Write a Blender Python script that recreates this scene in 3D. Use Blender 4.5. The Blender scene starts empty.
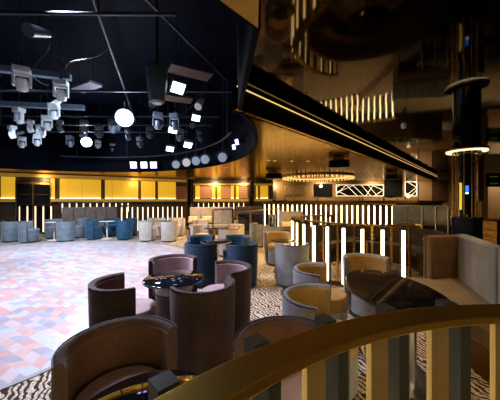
import bpy, bmesh, math, random
from math import sin, cos, pi, radians as R
from mathutils import Vector, Matrix
random.seed(7)
C = bpy.context.scene.collection
SC = bpy.context.scene

# ------------------------------------------------------------------ camera, world, exposure
EYE = 1.5
cam = bpy.data.objects.new('camera', bpy.data.cameras.new('camera'))
C.objects.link(cam); SC.camera = cam
cam.location = (0, 0, EYE); cam.rotation_euler = (R(90), 0, 0)
cam.data.sensor_width = 36; cam.data.lens = 36 * 260 / 500; cam.data.clip_start = 0.02
w = bpy.data.worlds.new('world'); SC.world = w; w.use_nodes = True
w.node_tree.nodes['Background'].inputs[0].default_value = (0.10, 0.12, 0.2, 1)
w.node_tree.nodes['Background'].inputs[1].default_value = 0.02
SC.view_settings.view_transform = 'Standard'; SC.view_settings.look = 'None'
SC.view_settings.gamma = 1; SC.view_settings.use_curve_mapping = False
SC.view_settings.exposure = 0.0
SC.cycles.use_denoising = True
SC.cycles.sample_clamp_indirect = 6
SC.cycles.max_bounces = 8

def spot(name, loc, target, watts, colour, angle=70, size=0.15, blend=0.6):
    d = bpy.data.lights.new(name, 'SPOT'); d.energy = watts; d.color = colour
    d.spot_size = R(angle); d.spot_blend = blend; d.shadow_soft_size = size
    o = bpy.data.objects.new(name, d); C.objects.link(o); o.location = loc
    o.rotation_euler = (Vector(target) - Vector(loc)).to_track_quat('-Z', 'Y').to_euler()
    return o
COOL = (0.78, 0.86, 1.0); WARM = (1.0, 0.60, 0.22)
spot('stage_spot', (-5.2, 5.2, 4.4), (-5.2, 5.2, 0), 1250, COOL, 118, .25, .9)
spot('stage_spot', (-3.2, 4.6, 4.2), (-2.4, 4.0, 0), 1250, (.86,.84,1.0), 95, .2, .9)
spot('stage_spot', (-3.6, 7.0, 3.9), (-3.8, 8.6, 0), 620, COOL, 105, .2, .9)
spot('stage_spot', (-7.4, 7.2, 3.9), (-7.0, 9.4, 0), 760, COOL, 105, .2, .9)
spot('stage_spot', (-2.6, 3.4, 4.2), (-.5, 3.5, 0), 900, (.84,.80,1.0), 62, .2, .9)
for (x, y, e, an) in ((-0.4, 6.6, 340, 95), (0.9, 5.4, 150, 85), (1.1, 7.6, 420, 95), (2.7, 10.0, 520, 110), (-2.0, 10.6, 480, 100),
              (-1.2, 12.4, 480, 120), (1.5, 3.5, 85, 80), (3.0, 3.3, 75, 75), (2.6, 6.6, 70, 90), (5.2, 9.4, 260, 100),
              (0.9, 3.0, 48, 70), (2.1, 3.1, 45, 60), (-.8, 8.9, 380, 95), (5.0, 12.8, 700, 120), (8.4, 10.5, 300, 110)):
    spot('warm_ambient_beam', (x, y, 2.62), (x, y, 0), e, WARM, an, .06, .8)  # warm ambient light, added as downward spots near the tables
for (x, y, e) in ((-9.0, 10.9, 50), (-5.5, 12.6, 50), (1.8, 15.4, 200), (5.0, 15.4, 330), (8.5, 15.6, 300), (11.0, 15.4, 250), (-2.2, 14.2, 120), (-.4, 14.2, 90), (11.2, 10.0, 200)):
    spot('wall_washer_beam', (x, y, 2.5), (x, y + 1.2, 1.6), e, (1, .72, .35), 130, .1, .8)
spot('fin_fill', (1.2, -2.3, 2.2), (.7, 1.0, .75), 60, (1, .68, .32), 60, .06, .7)  # added warm fill behind the camera, brightens the fins' inner faces
spot('bench_fill', (4.6, 5.6, 2.62), (5.3, 8.4, 1.0), 170, WARM, 70, .05, .8)  # added spot to brighten the grey bench, no fixture there
spot('rail_fill', (.1, .25, 2.95), (.6, .95, 1.1), 26, WARM, 60, .04, .9)  # added warm fill for the highlight on the handrail
spot('rail_fill', (1.0, -.6, 2.95), (.9, .9, 0.8), 34, WARM, 80, .04, .9)  # second added fill, keeps the rail and fins bright

# ------------------------------------------------------------------ materials
MATS = {}
def nt(name):
    m = bpy.data.materials.new(name); m.use_nodes = True
    MATS[name] = m
    return m, m.node_tree.nodes, m.node_tree.links, m.node_tree.nodes['Principled BSDF']
def plain(name, col, rough=.5, metal=0, emis=None, es=0, noise=.12, scale=20, bump=0):
    m, N, L, b = nt(name)
    tc = N.new('ShaderNodeTexCoord'); n = N.new('ShaderNodeTexNoise'); n.inputs['Scale'].default_value = scale
    n.inputs['Detail'].default_value = 4
    L.new(tc.outputs['Object'], n.inputs['Vector'])
    mx = N.new('ShaderNodeMix'); mx.data_type = 'RGBA'
    mx.inputs[6].default_value = tuple(c*(1-noise) for c in col)+(1,)
    mx.inputs[7].default_value = tuple(min(1, c*(1+noise)) for c in col)+(1,)
    L.new(n.outputs['Fac'], mx.inputs[0]); L.new(mx.outputs[2], b.inputs['Base Color'])
    b.inputs['Roughness'].default_value = rough; b.inputs['Metallic'].default_value = metal
    if emis: b.inputs['Emission Color'].default_value = tuple(emis)+(1,); b.inputs['Emission Strength'].default_value = es
    if bump:
        bp = N.new('ShaderNodeBump'); bp.inputs['Strength'].default_value = bump; bp.inputs['Distance'].default_value = .004
        L.new(n.outputs['Fac'], bp.inputs['Height']); L.new(bp.outputs[0], b.inputs['Normal'])
    return m
def fabric(name, c0, c1, sheen=.3, scale=140):
    m, N, L, b = nt(name)
    tc = N.new('ShaderNodeTexCoord')
    n = N.new('ShaderNodeTexNoise'); n.inputs['Scale'].default_value = scale; n.inputs['Detail'].default_value = 3
    n2 = N.new('ShaderNodeTexNoise'); n2.inputs['Scale'].default_value = 6
    L.new(tc.outputs['Object'], n.inputs['Vector']); L.new(tc.outputs['Object'], n2.inputs['Vector'])
    ad = N.new('ShaderNodeMath'); ad.operation = 'MULTIPLY_ADD'; ad.inputs[1].default_value = .4
    sb = N.new('ShaderNodeMath'); sb.operation = 'MULTIPLY'; sb.inputs[1].default_value = .6
    L.new(n2.outputs['Fac'], ad.inputs[0]); L.new(n.outputs['Fac'], sb.inputs[0]); L.new(sb.outputs[0], ad.inputs[2])
    rp = N.new('ShaderNodeValToRGB'); rp.color_ramp.elements[0].position = .36; rp.color_ramp.elements[1].position = .64
    rp.color_ramp.elements[0].color = tuple(c0)+(1,); rp.color_ramp.elements[1].color = tuple(c1)+(1,)
    L.new(ad.outputs[0], rp.inputs[0]); L.new(rp.outputs[0], b.inputs['Base Color'])
    b.inputs['Roughness'].default_value = .85
    b.inputs['Sheen Weight'].default_value = sheen
    b.inputs['Sheen Roughness'].default_value = .4
    bp = N.new('ShaderNodeBump'); bp.inputs['Strength'].default_value = .5; bp.inputs['Distance'].default_value = .002
    L.new(n.outputs['Fac'], bp.inputs['Height']); L.new(bp.outputs[0], b.inputs['Normal'])
    return m
def brushed(name, col, rough, scale=(1, 1, 60), streak=.25):
    m, N, L, b = nt(name)
    tc = N.new('ShaderNodeTexCoord'); mp = N.new('ShaderNodeMapping'); mp.inputs['Scale'].default_value = scale
    n = N.new('ShaderNodeTexNoise'); n.inputs['Scale'].default_value = 3; n.inputs['Detail'].default_value = 5
    L.new(tc.outputs['Object'], mp.inputs[0]); L.new(mp.outputs[0], n.inputs['Vector'])
    rp = N.new('ShaderNodeMapRange'); rp.inputs[3].default_value = rough*(1-streak); rp.inputs[4].default_value = rough*(1+streak)
    L.new(n.outputs['Fac'], rp.inputs[0]); L.new(rp.outputs[0], b.inputs['Roughness'])
    mx = N.new('ShaderNodeMix'); mx.data_type = 'RGBA'
    mx.inputs[6].default_value = tuple(c*.8 for c in col)+(1,); mx.inputs[7].default_value = tuple(min(1, c*1.15) for c in col)+(1,)
    L.new(n.outputs['Fac'], mx.inputs[0]); L.new(mx.outputs[2], b.inputs['Base Color'])
    b.inputs['Metallic'].default_value = 1
    b.inputs['Specular Tint'].default_value = (1.0, .80, .52, 1)
    return m
def glass(name, col, rough=.02, alpha=.25):
    m, N, L, b = nt(name)
    b.inputs['Base Color'].default_value = tuple(col)+(1,); b.inputs['Roughness'].default_value = rough
    b.inputs['Alpha'].default_value = alpha; b.inputs['Specular IOR Level'].default_value = .8
    tc = N.new('ShaderNodeTexCoord'); n = N.new('ShaderNodeTexNoise'); n.inputs['Scale'].default_value = 4
    L.new(tc.outputs['Object'], n.inputs['Vector'])
    bp = N.new('ShaderNodeBump'); bp.inputs['Strength'].default_value = .02; L.new(n.outputs['Fac'], bp.inputs['Height']); L.new(bp.outputs[0], b.inputs['Normal'])
    return m

fabric('taupe_wool', (.026,.014,.011), (.075,.042,.034), .12)
fabric('brown_lining', (.040,.017,.010), (.095,.042,.026), .15)
fabric('mauve_wool', (.26,.18,.20), (.42,.31,.34))
fabric('grey_wool', (.12,.125,.135), (.29,.30,.32))
fabric('ochre_lining', (.19,.105,.025), (.37,.23,.07))
fabric('cream_wool', (.42,.38,.34), (.60,.55,.50))
fabric('cream_lining', (.46,.38,.28), (.62,.52,.40))
fabric('silver_wool', (.11,.15,.19), (.22,.27,.32), scale=60)
fabric('blue_velvet', (.004,.035,.085), (.014,.10,.19), sheen=.25, scale=30)
fabric('navy_velvet', (.004,.016,.040), (.012,.045,.095), sheen=.15, scale=30)
fabric('sofa_grey', (.12,.14,.18), (.24,.27,.33))
fabric('sofa_taupe', (.13,.10,.085), (.24,.19,.16))
fabric('sofa_pale', (.26,.23,.21), (.40,.36,.33))
fabric('sofa_brown', (.08,.038,.012), (.17,.085,.03))
fabric('seat_ochre', (.060,.036,.009), (.135,.085,.025))
fabric('pillow_beige', (.5,.38,.22), (.66,.52,.34))
plain('piping', (.015,.02,.04), .5)
plain('black_base', (.012,.012,.014), .5)
plain('black_gloss', (.006,.007,.010), .04, noise=.3)
plain('dark_wood', (.035,.018,.010), .3, noise=.4)
brushed('brass', (.58,.36,.11), .28)
brushed('brass_rail', (.42,.27,.07), .40, (60, 3, 3), .15)
brushed('bronze_dark', (.16,.095,.045), .35)
brushed('steel', (.42,.44,.47), .3)
plain('khaki_metal', (.50,.38,.18), .38, .4)
brushed('soffit_bronze', (.125,.080,.020), .20, (60, 2, 2), .25)
plain('black_paint', (.004,.004,.006), .6)
plain('blue_black', (.012,.025,.075), .2, noise=.3)
plain('light_body', (.70,.82,.92), .35)
plain('light_body_dark', (.06,.085,.12), .4)
plain('truss_steel', (.014,.022,.038), .6, .2)
plain('beam_steel', (.13,.20,.28), .45, .3)
plain('baffle_brown', (.05,.028,.018), .7)
plain('baffle_grey', (.10,.09,.12), .7)
plain('led_warm', (1,.9,.7), .5, 0, (1.0,.71,.33), 9, noise=0)
plain('led_warm_far', (1,.9,.7), .5, 0, (1.0,.82,.52), 1.5, noise=0)
plain('void_black', (.0012,.0022,.0055), .7)
plain('gold_trim_lit', (.55,.34,.07), .35, .5, (1.0,.55,.08), .16, noise=.15)  # emission puts the washer light into the cornice and sills
plain('led_gold', (1,.8,.4), .5, 0, (1.0,.62,.18), 2.2, noise=0)
plain('led_gold_soft', (1,.8,.4), .5, 0, (1.0,.60,.16), 1.0, noise=0)
plain('led_strip', (1,.8,.4), .5, 0, (1.0,.66,.22), 5, noise=0)
plain('led_cool', (1,1,1), .5, 0, (.80,.93,1.0), 14, noise=0)
plain('led_cool_flood', (1,1,1), .5, 0, (.62,.92,1.0), 4, noise=0)
plain('led_purple', (1,1,1), .5, 0, (.50,.34,1.0), 5, noise=0)
plain('led_blue', (.1,.3,1), .5, 0, (.03,.18,1.0), 1.5, noise=0)
plain('led_yellow', (1,.8,.1), .5, 0, (.75,.50,.03), 1.0, noise=0)
plain('led_green', (.5,1,.2), .5, 0, (.20,.35,.05), .08, noise=0)
plain('gold_panel_lit', (.62,.38,.06), .35, .2, (1.0,.54,.02), .60, noise=.10, scale=3)  # even emission stands in for wall-washer light on the panels
plain('lacquer_brown', (.07,.04,.025), .3, noise=.3)
plain('wall_bronze', (.20,.12,.05), .4, .3, noise=.3, scale=2)
plain('wall_brown', (.14,.08,.045), .55, noise=.25, scale=3)
plain('white_paint', (.75,.72,.66), .4)
plain('lens_glass', (.35,.42,.5), .08, 0, (.5,.65,.85), .12)
plain('crystal', (.9,.75,.5), .08, .6, (1.0,.62,.2), 1.1, noise=.5, scale=60)
glass('clear_glass', (.75,.85,.9), .02, .07)
glass('dark_glass', (.01,.012,.016), .03, .85)

def louver():
    m, N, L, b = nt('louver_panel')
    tc = N.new('ShaderNodeTexCoord'); wv = N.new('ShaderNodeTexWave'); wv.bands_direction = 'Z'; wv.inputs['Scale'].default_value = 3.2
    wv.inputs['Distortion'].default_value = .4
    L.new(tc.outputs['Object'], wv.inputs['Vector'])
    rp = N.new('ShaderNodeValToRGB'); rp.color_ramp.elements[0].color = (.28,.10,.06,1); rp.color_ramp.elements[1].color = (.60,.30,.20,1)
    L.new(wv.outputs['Fac'], rp.inputs[0]); L.new(rp.outputs[0], b.inputs['Base Color']); b.inputs['Roughness'].default_value = .5
louver()
MATS['void_black'].node_tree.nodes['Principled BSDF'].inputs['Specular IOR Level'].default_value = .04
MATS['black_paint'].node_tree.nodes['Principled BSDF'].inputs['Specular IOR Level'].default_value = .04
plain('grey_fin', (.050,.060,.066), .45)

def mirror():
    m, N, L, b = nt('mirror_ceiling')
    tc = N.new('ShaderNodeTexCoord'); n = N.new('ShaderNodeTexNoise'); n.inputs['Scale'].default_value = 1.1; n.inputs['Detail'].default_value = 1
    L.new(tc.outputs['Object'], n.inputs['Vector'])
    bp = N.new('ShaderNodeBump'); bp.inputs['Strength'].default_value = .16; bp.inputs['Distance'].default_value = .03
    L.new(n.outputs['Fac'], bp.inputs['Height']); L.new(bp.outputs[0], b.inputs['Normal'])
    b.inputs['Base Color'].default_value = (.030,.020,.008,1); b.inputs['Metallic'].default_value = 1; b.inputs['Roughness'].default_value = .05
mirror()

def mathn(N, L, op, a, bb=None, c=None):
    n = N.new('ShaderNodeMath'); n.operation = op
    for i, v in enumerate((a, bb, c)):
        if v is None: continue
        if isinstance(v, (int, float)): n.inputs[i].default_value = v
        else: L.new(v, n.inputs[i])
    return n.outputs[0]
def dance():
    m, N, L, b = nt('dance_floor')
    tc = N.new('ShaderNodeTexCoord'); mp = N.new('ShaderNodeMapping'); mp.inputs['Rotation'].default_value = (0, 0, R(28))
    L.new(tc.outputs['Object'], mp.inputs[0]); sp = N.new('ShaderNodeSeparateXYZ'); L.new(mp.outputs[0], sp.inputs[0])
    v = mathn(N, L, 'DIVIDE', sp.outputs[1], .105)
    row = mathn(N, L, 'FLOOR', v)
    fr = mathn(N, L, 'FRACT', v)
    wn = N.new('ShaderNodeTexWhiteNoise'); wn.noise_dimensions = '1D'; L.new(row, wn.inputs['W'])
    par = mathn(N, L, 'MULTIPLY', mathn(N, L, 'PINGPONG', row, 1.0), 2.0)
    sk = mathn(N, L, 'MULTIPLY', fr, mathn(N, L, 'SUBTRACT', par, 1.0))           # each course leans the other way
    u0 = mathn(N, L, 'DIVIDE', sp.outputs[0], .165)
    u = mathn(N, L, 'ADD', mathn(N, L, 'ADD', u0, mathn(N, L, 'MULTIPLY', sk, .5)), wn.outputs[0])
    col = mathn(N, L, 'FLOOR', u)
    cb = N.new('ShaderNodeCombineXYZ'); L.new(col, cb.inputs[0]); L.new(row, cb.inputs[1])
    w2 = N.new('ShaderNodeTexWhiteNoise'); w2.noise_dimensions = '2D'; L.new(cb.outputs[0], w2.inputs['Vector'])
    rp = N.new('ShaderNodeValToRGB'); rp.color_ramp.interpolation = 'CONSTANT'
    cols = [(0, (.62,.40,.41)), (.20, (.46,.48,.60)), (.42, (.64,.56,.62)), (.58, (.55,.61,.70)), (.74, (.68,.48,.47)), (.88, (.40,.40,.52))]
    e = rp.color_ramp.elements
    e[0].position = 0; e[0].color = cols[0][1]+(1,); e[1].position = cols[1][0]; e[1].color = cols[1][1]+(1,)
    for p_, c_ in cols[2:]:
        q = e.new(p_); q.color = c_+(1,)
    L.new(w2.outputs[0], rp.inputs[0])
    gr = N.new('ShaderNodeTexNoise'); gr.inputs['Scale'].default_value = 12; L.new(mp.outputs[0], gr.inputs['Vector'])
    mx = N.new('ShaderNodeMix'); mx.data_type = 'RGBA'; mx.blend_type = 'MULTIPLY'; mx.inputs[0].default_value = .25
    L.new(rp.outputs[0], mx.inputs[6]); L.new(gr.outputs['Fac'], mx.inputs[7]); L.new(mx.outputs[2], b.inputs['Base Color'])
    b.inputs['Roughness'].default_value = .30
dance()
def carpet():
    m, N, L, b = nt('zebra_carpet')
    tc = N.new('ShaderNodeTexCoord'); mp = N.new('ShaderNodeMapping'); mp.inputs['Rotation'].default_value = (0, 0, R(62))
    L.new(tc.outputs['Object'], mp.inputs[0])
    wv = N.new('ShaderNodeTexWave'); wv.bands_direction = 'Y'; wv.inputs['Scale'].default_value = 6.4; wv.inputs['Distortion'].default_value = 11
    wv.inputs['Detail'].default_value = 2; wv.inputs['Detail Scale'].default_value = 1.1
    L.new(mp.outputs[0], wv.inputs['Vector'])
    rp = N.new('ShaderNodeValToRGB'); rp.color_ramp.elements[0].position = .34; rp.color_ramp.elements[1].position = .54
    L.new(wv.outputs['Fac'], rp.inputs[0])
    n = N.new('ShaderNodeTexNoise'); n.inputs['Scale'].default_value = 55; L.new(mp.outputs[0], n.inputs['Vector'])
    r2 = N.new('ShaderNodeValToRGB'); r2.color_ramp.elements[0].position = .40; r2.color_ramp.elements[1].position = .55
    L.new(n.outputs['Fac'], r2.inputs[0])
    ml = mathn(N, L, 'MULTIPLY', rp.outputs[0], mathn(N, L, 'MULTIPLY_ADD', r2.outputs[0], .6, .4))
    mx = N.new('ShaderNodeMix'); mx.data_type = 'RGBA'
    mx.inputs[6].default_value = (.045,.030,.024,1); mx.inputs[7].default_value = (.66,.58,.48,1)
    L.new(ml, mx.inputs[0]); L.new(mx.outputs[2], b.inputs['Base Color']); b.inputs['Roughness'].default_value = .95
    b.inputs['Specular IOR Level'].default_value = .1
carpet()
def marble():
    m, N, L, b = nt('black_marble')
    tc = N.new('ShaderNodeTexCoord'); n = N.new('ShaderNodeTexNoise'); n.inputs['Scale'].default_value = 9; n.inputs['Detail'].default_value = 8; n.inputs['Distortion'].default_value = 1.5
    L.new(tc.outputs['Object'], n.inputs['Vector'])
    rp = N.new('ShaderNodeValToRGB'); rp.color_ramp.elements[0].position = .5; rp.color_ramp.elements[1].position = .72
    rp.color_ramp.elements[0].color = (.010,.008,.007,1); rp.color_ramp.elements[1].color = (.045,.030,.018,1)
    L.new(n.outputs['Fac'], rp.inputs[0]); L.new(rp.outputs[0], b.inputs['Base Color']); b.inputs['Roughness'].default_value = .06
marble()

# ------------------------------------------------------------------ helpers
class MB:
    def __init__(s): s.v = []; s.f = []
    def add(s, vs, fs):
        o = len(s.v); s.v += [tuple(v) for v in vs]; s.f += [tuple(i+o for i in f) for f in fs]; return s
    def box(s, c, size, rz=0, M=None):
        hx, hy, hz = size[0]/2, size[1]/2, size[2]/2
        vs = [Vector((x, y, z)) for x in (-hx, hx) for y in (-hy, hy) for z in (-hz, hz)]
        if M is None: M = Matrix.Rotation(rz, 3, 'Z')
        vs = [M @ v + Vector(c) for v in vs]
        return s.add(vs, [(0,1,3,2), (4,6,7,5), (0,4,5,1), (2,3,7,6), (0,2,6,4), (1,5,7,3)])
    def bar(s, p, q, wd, ht):
        p, q = Vector(p), Vector(q); d = q-p
        M = d.to_track_quat('X', 'Z').to_matrix()
        return s.box((p+q)/2, (d.length, wd, ht), M=M)
    def tube(s, p, q, r, r2=None, n=12, cap=True):
        p, q = Vector(p), Vector(q); r2 = r if r2 is None else r2
        M = (q-p).to_track_quat('Z', 'Y').to_matrix()
        vs = []
        for (c, rr) in ((p, r), (q, r2)):
            for i in range(n): vs.append(c + M @ Vector((rr*cos(2*pi*i/n), rr*sin(2*pi*i/n), 0)))
        fs = [(i, (i+1) % n, n+(i+1) % n, n+i) for i in range(n)]
        if cap: fs += [tuple(reversed(range(n))), tuple(range(n, 2*n))]
        return s.add(vs, fs)
    def path(s, pts, r, n=6, closed=False):
        m = len(pts); P = [Vector(p) for p in pts]; vs = []
        for i, p in enumerate(P):
            a = P[(i-1) % m] if (closed or i > 0) else p; b = P[(i+1) % m] if (closed or i < m-1) else p
            M = (b-a).to_track_quat('Z', 'Y').to_matrix()
            vs += [p + M @ Vector((r*cos(2*pi*k/n), r*sin(2*pi*k/n), 0)) for k in range(n)]
        fs = []
        for i in range(m if closed else m-1):
            j = (i+1) % m
            fs += [(i*n+k, i*n+(k+1) % n, j*n+(k+1) % n, j*n+k) for k in range(n)]
        return s.add(vs, fs)
    def lathe(s, prof, c=(0,0,0), n=32, sx=1, sy=1):
        vs = [(c[0]+r*sx*cos(2*pi*i/n), c[1]+r*sy*sin(2*pi*i/n), c[2]+z) for (r, z) in prof for i in range(n)]
        fs = []
        for k in range(len(prof)-1):
            fs += [(k*n+i, k*n+(i+1) % n, (k+1)*n+(i+1) % n, (k+1)*n+i) for i in range(n)]
        if prof[0][0] > 1e-6: fs.append(tuple(reversed(range(n))))
        if prof[-1][0] > 1e-6: fs.append(tuple(range((len(prof)-1)*n, len(prof)*n)))
        return s.add(vs, fs)
    def prism(s, poly, z0, z1):
        n = len(poly)
        vs = [(x, y, z0) for x, y in poly]+[(x, y, z1) for x, y in poly]
        return s.add(vs, [tuple(reversed(range(n))), tuple(range(n, 2*n))]+[(i, (i+1) % n, n+(i+1) % n, n+i) for i in range(n)])
    def arc(s, c, r0, r1, z0, z1, a0, a1, n=48):
        full = abs(a1-a0) > 2*pi-1e-4; vs = []; m = n if full else n+1
        for i in range(m):
            a = a0+(a1-a0)*i/n
            for (r, z) in ((r0, z0), (r1, z0), (r1, z1), (r0, z1)): vs.append((c[0]+r*cos(a), c[1]+r*sin(a), z))
        fs = []
        for i in range(n):
            j = (i+1) % m
            for k in range(4): fs.append((i*4+k, j*4+k, j*4+(k+1) % 4, i*4+(k+1) % 4))
        if not full: fs += [(0, 1, 2, 3), tuple(reversed([n*4+k for k in range(4)]))]
        return s.add(vs, fs)
    def build(s, name, mat, parent=None, smooth=True, bevel=0, loc=None, rz=0):
        me = bpy.data.meshes.new(name); me.from_pydata(s.v, [], s.f); me.validate()
        bm = bmesh.new(); bm.from_mesh(me); bmesh.ops.recalc_face_normals(bm, faces=bm.faces); bm.to_mesh(me); bm.free()
        me.materials.append(MATS[mat])
        if smooth:
            for p in me.polygons: p.use_smooth = True
            try: me.set_sharp_from_angle(angle=R(38))
            except Exception: pass
        o = bpy.data.objects.new(name, me); C.objects.link(o)
        if parent: o.parent = parent
        if loc: o.location = loc
        if rz: o.rotation_euler = (0, 0, rz)
        if bevel:
            b = o.modifiers.new('bevel', 'BEVEL'); b.width = bevel; b.segments = 3; b.limit_method = 'ANGLE'
        return o
def tag(o, label=None, cat=None, group=None, kind=None):
    if label: o['label'] = label
    if cat: o['category'] = cat
    if group: o['group'] = group
    if kind: o['kind'] = kind
    return o
def thing(name, label, cat, loc, rz=0, group=None):
    o = bpy.data.objects.new(name, None); C.objects.link(o); o.location = loc; o.rotation_euler = (0, 0, rz)
    return tag(o, label, cat, group)
def struct(o): o['kind'] = 'structure'; return o
def dup(root, loc, rz, label, group=None):
    r = root.copy(); C.objects.link(r); r.location = loc; r.rotation_euler = (0, 0, rz); r['label'] = label
    if group: r['group'] = group
    for ch in list(root.children):
        c = ch.copy(); C.objects.link(c); c.parent = r
        for g in ch.children:
            d = g.copy(); C.objects.link(d); d.parent = c
    return r
def at(px, py, Y): return ((px-250)/260*Y, Y, EYE-(py-200)/260*Y)
def seg_arc(cx, cy, r, a0, a1, n): return [(cx+r*cos(a0+(a1-a0)*i/n), cy+r*sin(a0+(a1-a0)*i/n)) for i in range(n+1)]

# ------------------------------------------------------------------ room
ZS, ZM, ZV = 2.70, 3.05, 5.3                       # bronze soffit, mirror ceiling, top of the lighting void
VC, VR = (-5.6, 5.2), 5.7                          # lighting void
DC, DR = (-5.35, 5.0), 4.45                        # dance floor
XL, XR, YB, YF = -12.2, 13.0, 17.0, -4.0
struct(MB().prism([(XL,YF),(XR,YF),(XR,YB),(XL,YB)], -.1, 0).build('floor', 'zebra_carpet', smooth=False))
struct(MB().lathe([(DR, 0), (DR, .006), (0, .006)], (DC[0], DC[1], .0), 128).build('floor_dance', 'dance_floor', smooth=False))
struct(MB().arc(DC, DR, DR+.05, 0, .009, 0, 2*pi, 128).build('trim_1', 'steel', smooth=False))
struct(MB().box((XL-.1, (YF+YB)/2, ZV/2), (.2, YB-YF+.4, ZV)).build('wall_left', 'black_paint', smooth=False))
struct(MB().box((XR+.1, (YF+YB)/2, ZV/2), (.2, YB-YF+.4, ZV)).build('wall_right', 'wall_brown', smooth=False))
struct(MB().box(((XL+XR)/2, YF-.1, ZV/2), (XR-XL, .2, ZV)).build('wall_rear', 'black_paint', smooth=False))
struct(MB().box(((XL+XR)/2, YB+.1, ZV/2), (XR-XL, .2, ZV)).build('wall_back', 'wall_bronze', smooth=False))
# fascia line between soffit and mirror ceiling
LP0 = Vector((0.0, 3.70)); LD = Vector((.915, 1)).normalized()
def LPt(t): return LP0 + LD*t
rel = LP0-Vector(VC); bq = rel.dot(LD); cq = rel.length_squared-VR**2
disc = bq*bq-cq
t0 = (-bq+math.sqrt(max(disc, 0)))
tE = (YB-LP0.y)/LD.y
X0 = LPt(t0); aX = math.atan2(X0.y-VC[1], X0.x-VC[0])
poly = seg_arc(VC[0], VC[1], VR, aX, pi, 60)+[(XL, VC[1]), (XL, YB), tuple(LPt(tE))]
struct(MB().add([(x, y, ZS) for x, y in poly]+[(x, y, ZS+.04) for x, y in poly],
    [tuple(range(len(poly))), tuple(reversed(range(len(poly), 2*len(poly))))]).build('ceiling', 'soffit_bronze', smooth=False))
AW = 1.2*pi
NEAR = [(-8.0,-1.0), (-3.0,-1.33), (.05,1.80)]       # the void's near edge passes overhead
poly2 = [(X0.x, X0.y)]+NEAR[::-1]+seg_arc(VC[0], VC[1], VR, AW, pi, 16)+[(XL, VC[1]), (XL, YF), (XR, YF), (XR, YB), tuple(LPt(tE))]
struct(MB().add([(x, y, ZM) for x, y in poly2]+[(x, y, ZM+.04) for x, y in poly2],
    [tuple(range(len(poly2))), tuple(reversed(range(len(poly2), 2*len(poly2))))]).build('ceiling_mirror', 'mirror_ceiling', smooth=False))
struct(MB().arc(VC, VR, VR+.06, ZS-.03, ZV, aX, AW, 96).build('wall_void', 'void_black'))
m = MB(); NP = seg_arc(VC[0], VC[1], VR, AW, AW, 1)[:1]+NEAR+[(X0.x, X0.y)]
for a_, b_ in zip(NP[:-1], NP[1:]): m.bar((a_[0], a_[1], (ZS+ZV)/2), (b_[0], b_[1], (ZS+ZV)/2), .05, ZV-ZS)
struct(m.build('wall_void_near', 'void_black', smooth=False))
struct(MB().prism([(-12,-2),(1,-2),(1,11.5),(-12,11.5)], ZV, ZV+.1).build('ceiling_void', 'void_black', smooth=False))
p, q = LPt(t0-.1), LPt(tE)
struct(MB().bar((p.x, p.y, (ZS+ZM)/2+.01), (q.x, q.y, (ZS+ZM)/2+.01), .08, ZM-ZS+.02).build('ceiling_fascia', 'black_paint', smooth=False))
nrm = Vector((LD.y, -LD.x))
o = MB().bar((p.x+nrm.x*.06, p.y+nrm.y*.06, ZM-.05), (q.x+nrm.x*.06, q.y+nrm.y*.06, ZM-.05), .014, .014).build('trim_2', 'led_gold_soft', smooth=False); struct(o)
o = MB().bar((p.x+nrm.x*.05, p.y+nrm.y*.05, ZS), (q.x+nrm.x*.05, q.y+nrm.y*.05, ZS), .03, .02).build('trim_3', 'brass', smooth=False); struct(o)
# bronze soffit corner near the camera
struct(MB().prism([(-.205,1.52),(.055,1.80),(.045,.9),(-1.1,.62)], ZS-.01, ZS+.06).build('ceiling_corner', 'brass_rail', smooth=False))

# angled rear wall behind the dance floor
def wallY(px):
    k = (px-250)/260; return 17.0/(1-.552*k)
def W(px, off=0):
    if px <= 188:
        Y = wallY(px); x = (px-250)/260*Y
        n = Vector((.552, -1)).normalized()
        return Vector((x, Y))+n*off
    Y = 15.3; return Vector(((px-250)/260*Y, Y-off))
def wallbox(m, px0, px1, z0, z1, off, th):
    a, b = W(px0, off-th/2), W(px1, off-th/2)
    return m.bar((a.x, a.y, (z0+z1)/2), (b.x, b.y, (z0+z1)/2), th, z1-z0)
a, b = W(-38, 0), W(188, 0)
m = MB().bar((a.x, a.y+.1, ZS/2), (b.x, b.y+.1, ZS/2), .1, ZS-.02); struct(m.build('wall_angled', 'lacquer_brown', smooth=False))
m = MB().bar((W(188).x, 15.4, ZS/2), (W(273).x, 15.4, ZS/2), .1, ZS-.02); struct(m.build('wall_centre', 'lacquer_brown', smooth=False))
for i, (a_, b_, z0, z1) in enumerate(((-20, 187, 2.52, 2.66), (190, 272, 2.36, 2.46))):
    struct(wallbox(MB(), a_, b_, z0, z1, .16, .16).build('trim_%d' % (4+i), 'gold_trim_lit', smooth=False))
for i, (a_, b_) in enumerate(((-20, 16), (51.5, 187), (194, 272))):
    struct(wallbox(MB(), a_, b_, 1.42, 1.56, .2, .2).build('trim_%d' % (6+i), 'gold_trim_lit', smooth=False))
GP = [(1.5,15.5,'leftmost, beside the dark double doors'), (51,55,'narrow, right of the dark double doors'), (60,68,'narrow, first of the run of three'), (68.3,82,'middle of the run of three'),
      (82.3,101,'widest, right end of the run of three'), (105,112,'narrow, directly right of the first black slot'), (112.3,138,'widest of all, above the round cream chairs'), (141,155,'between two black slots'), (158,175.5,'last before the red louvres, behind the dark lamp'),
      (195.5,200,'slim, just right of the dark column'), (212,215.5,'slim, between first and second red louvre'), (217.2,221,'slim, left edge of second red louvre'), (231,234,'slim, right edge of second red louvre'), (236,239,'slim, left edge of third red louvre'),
      (256,258,'thin sliver right of the second dark column'), (260,268,'square, right of the second dark column')]
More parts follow.
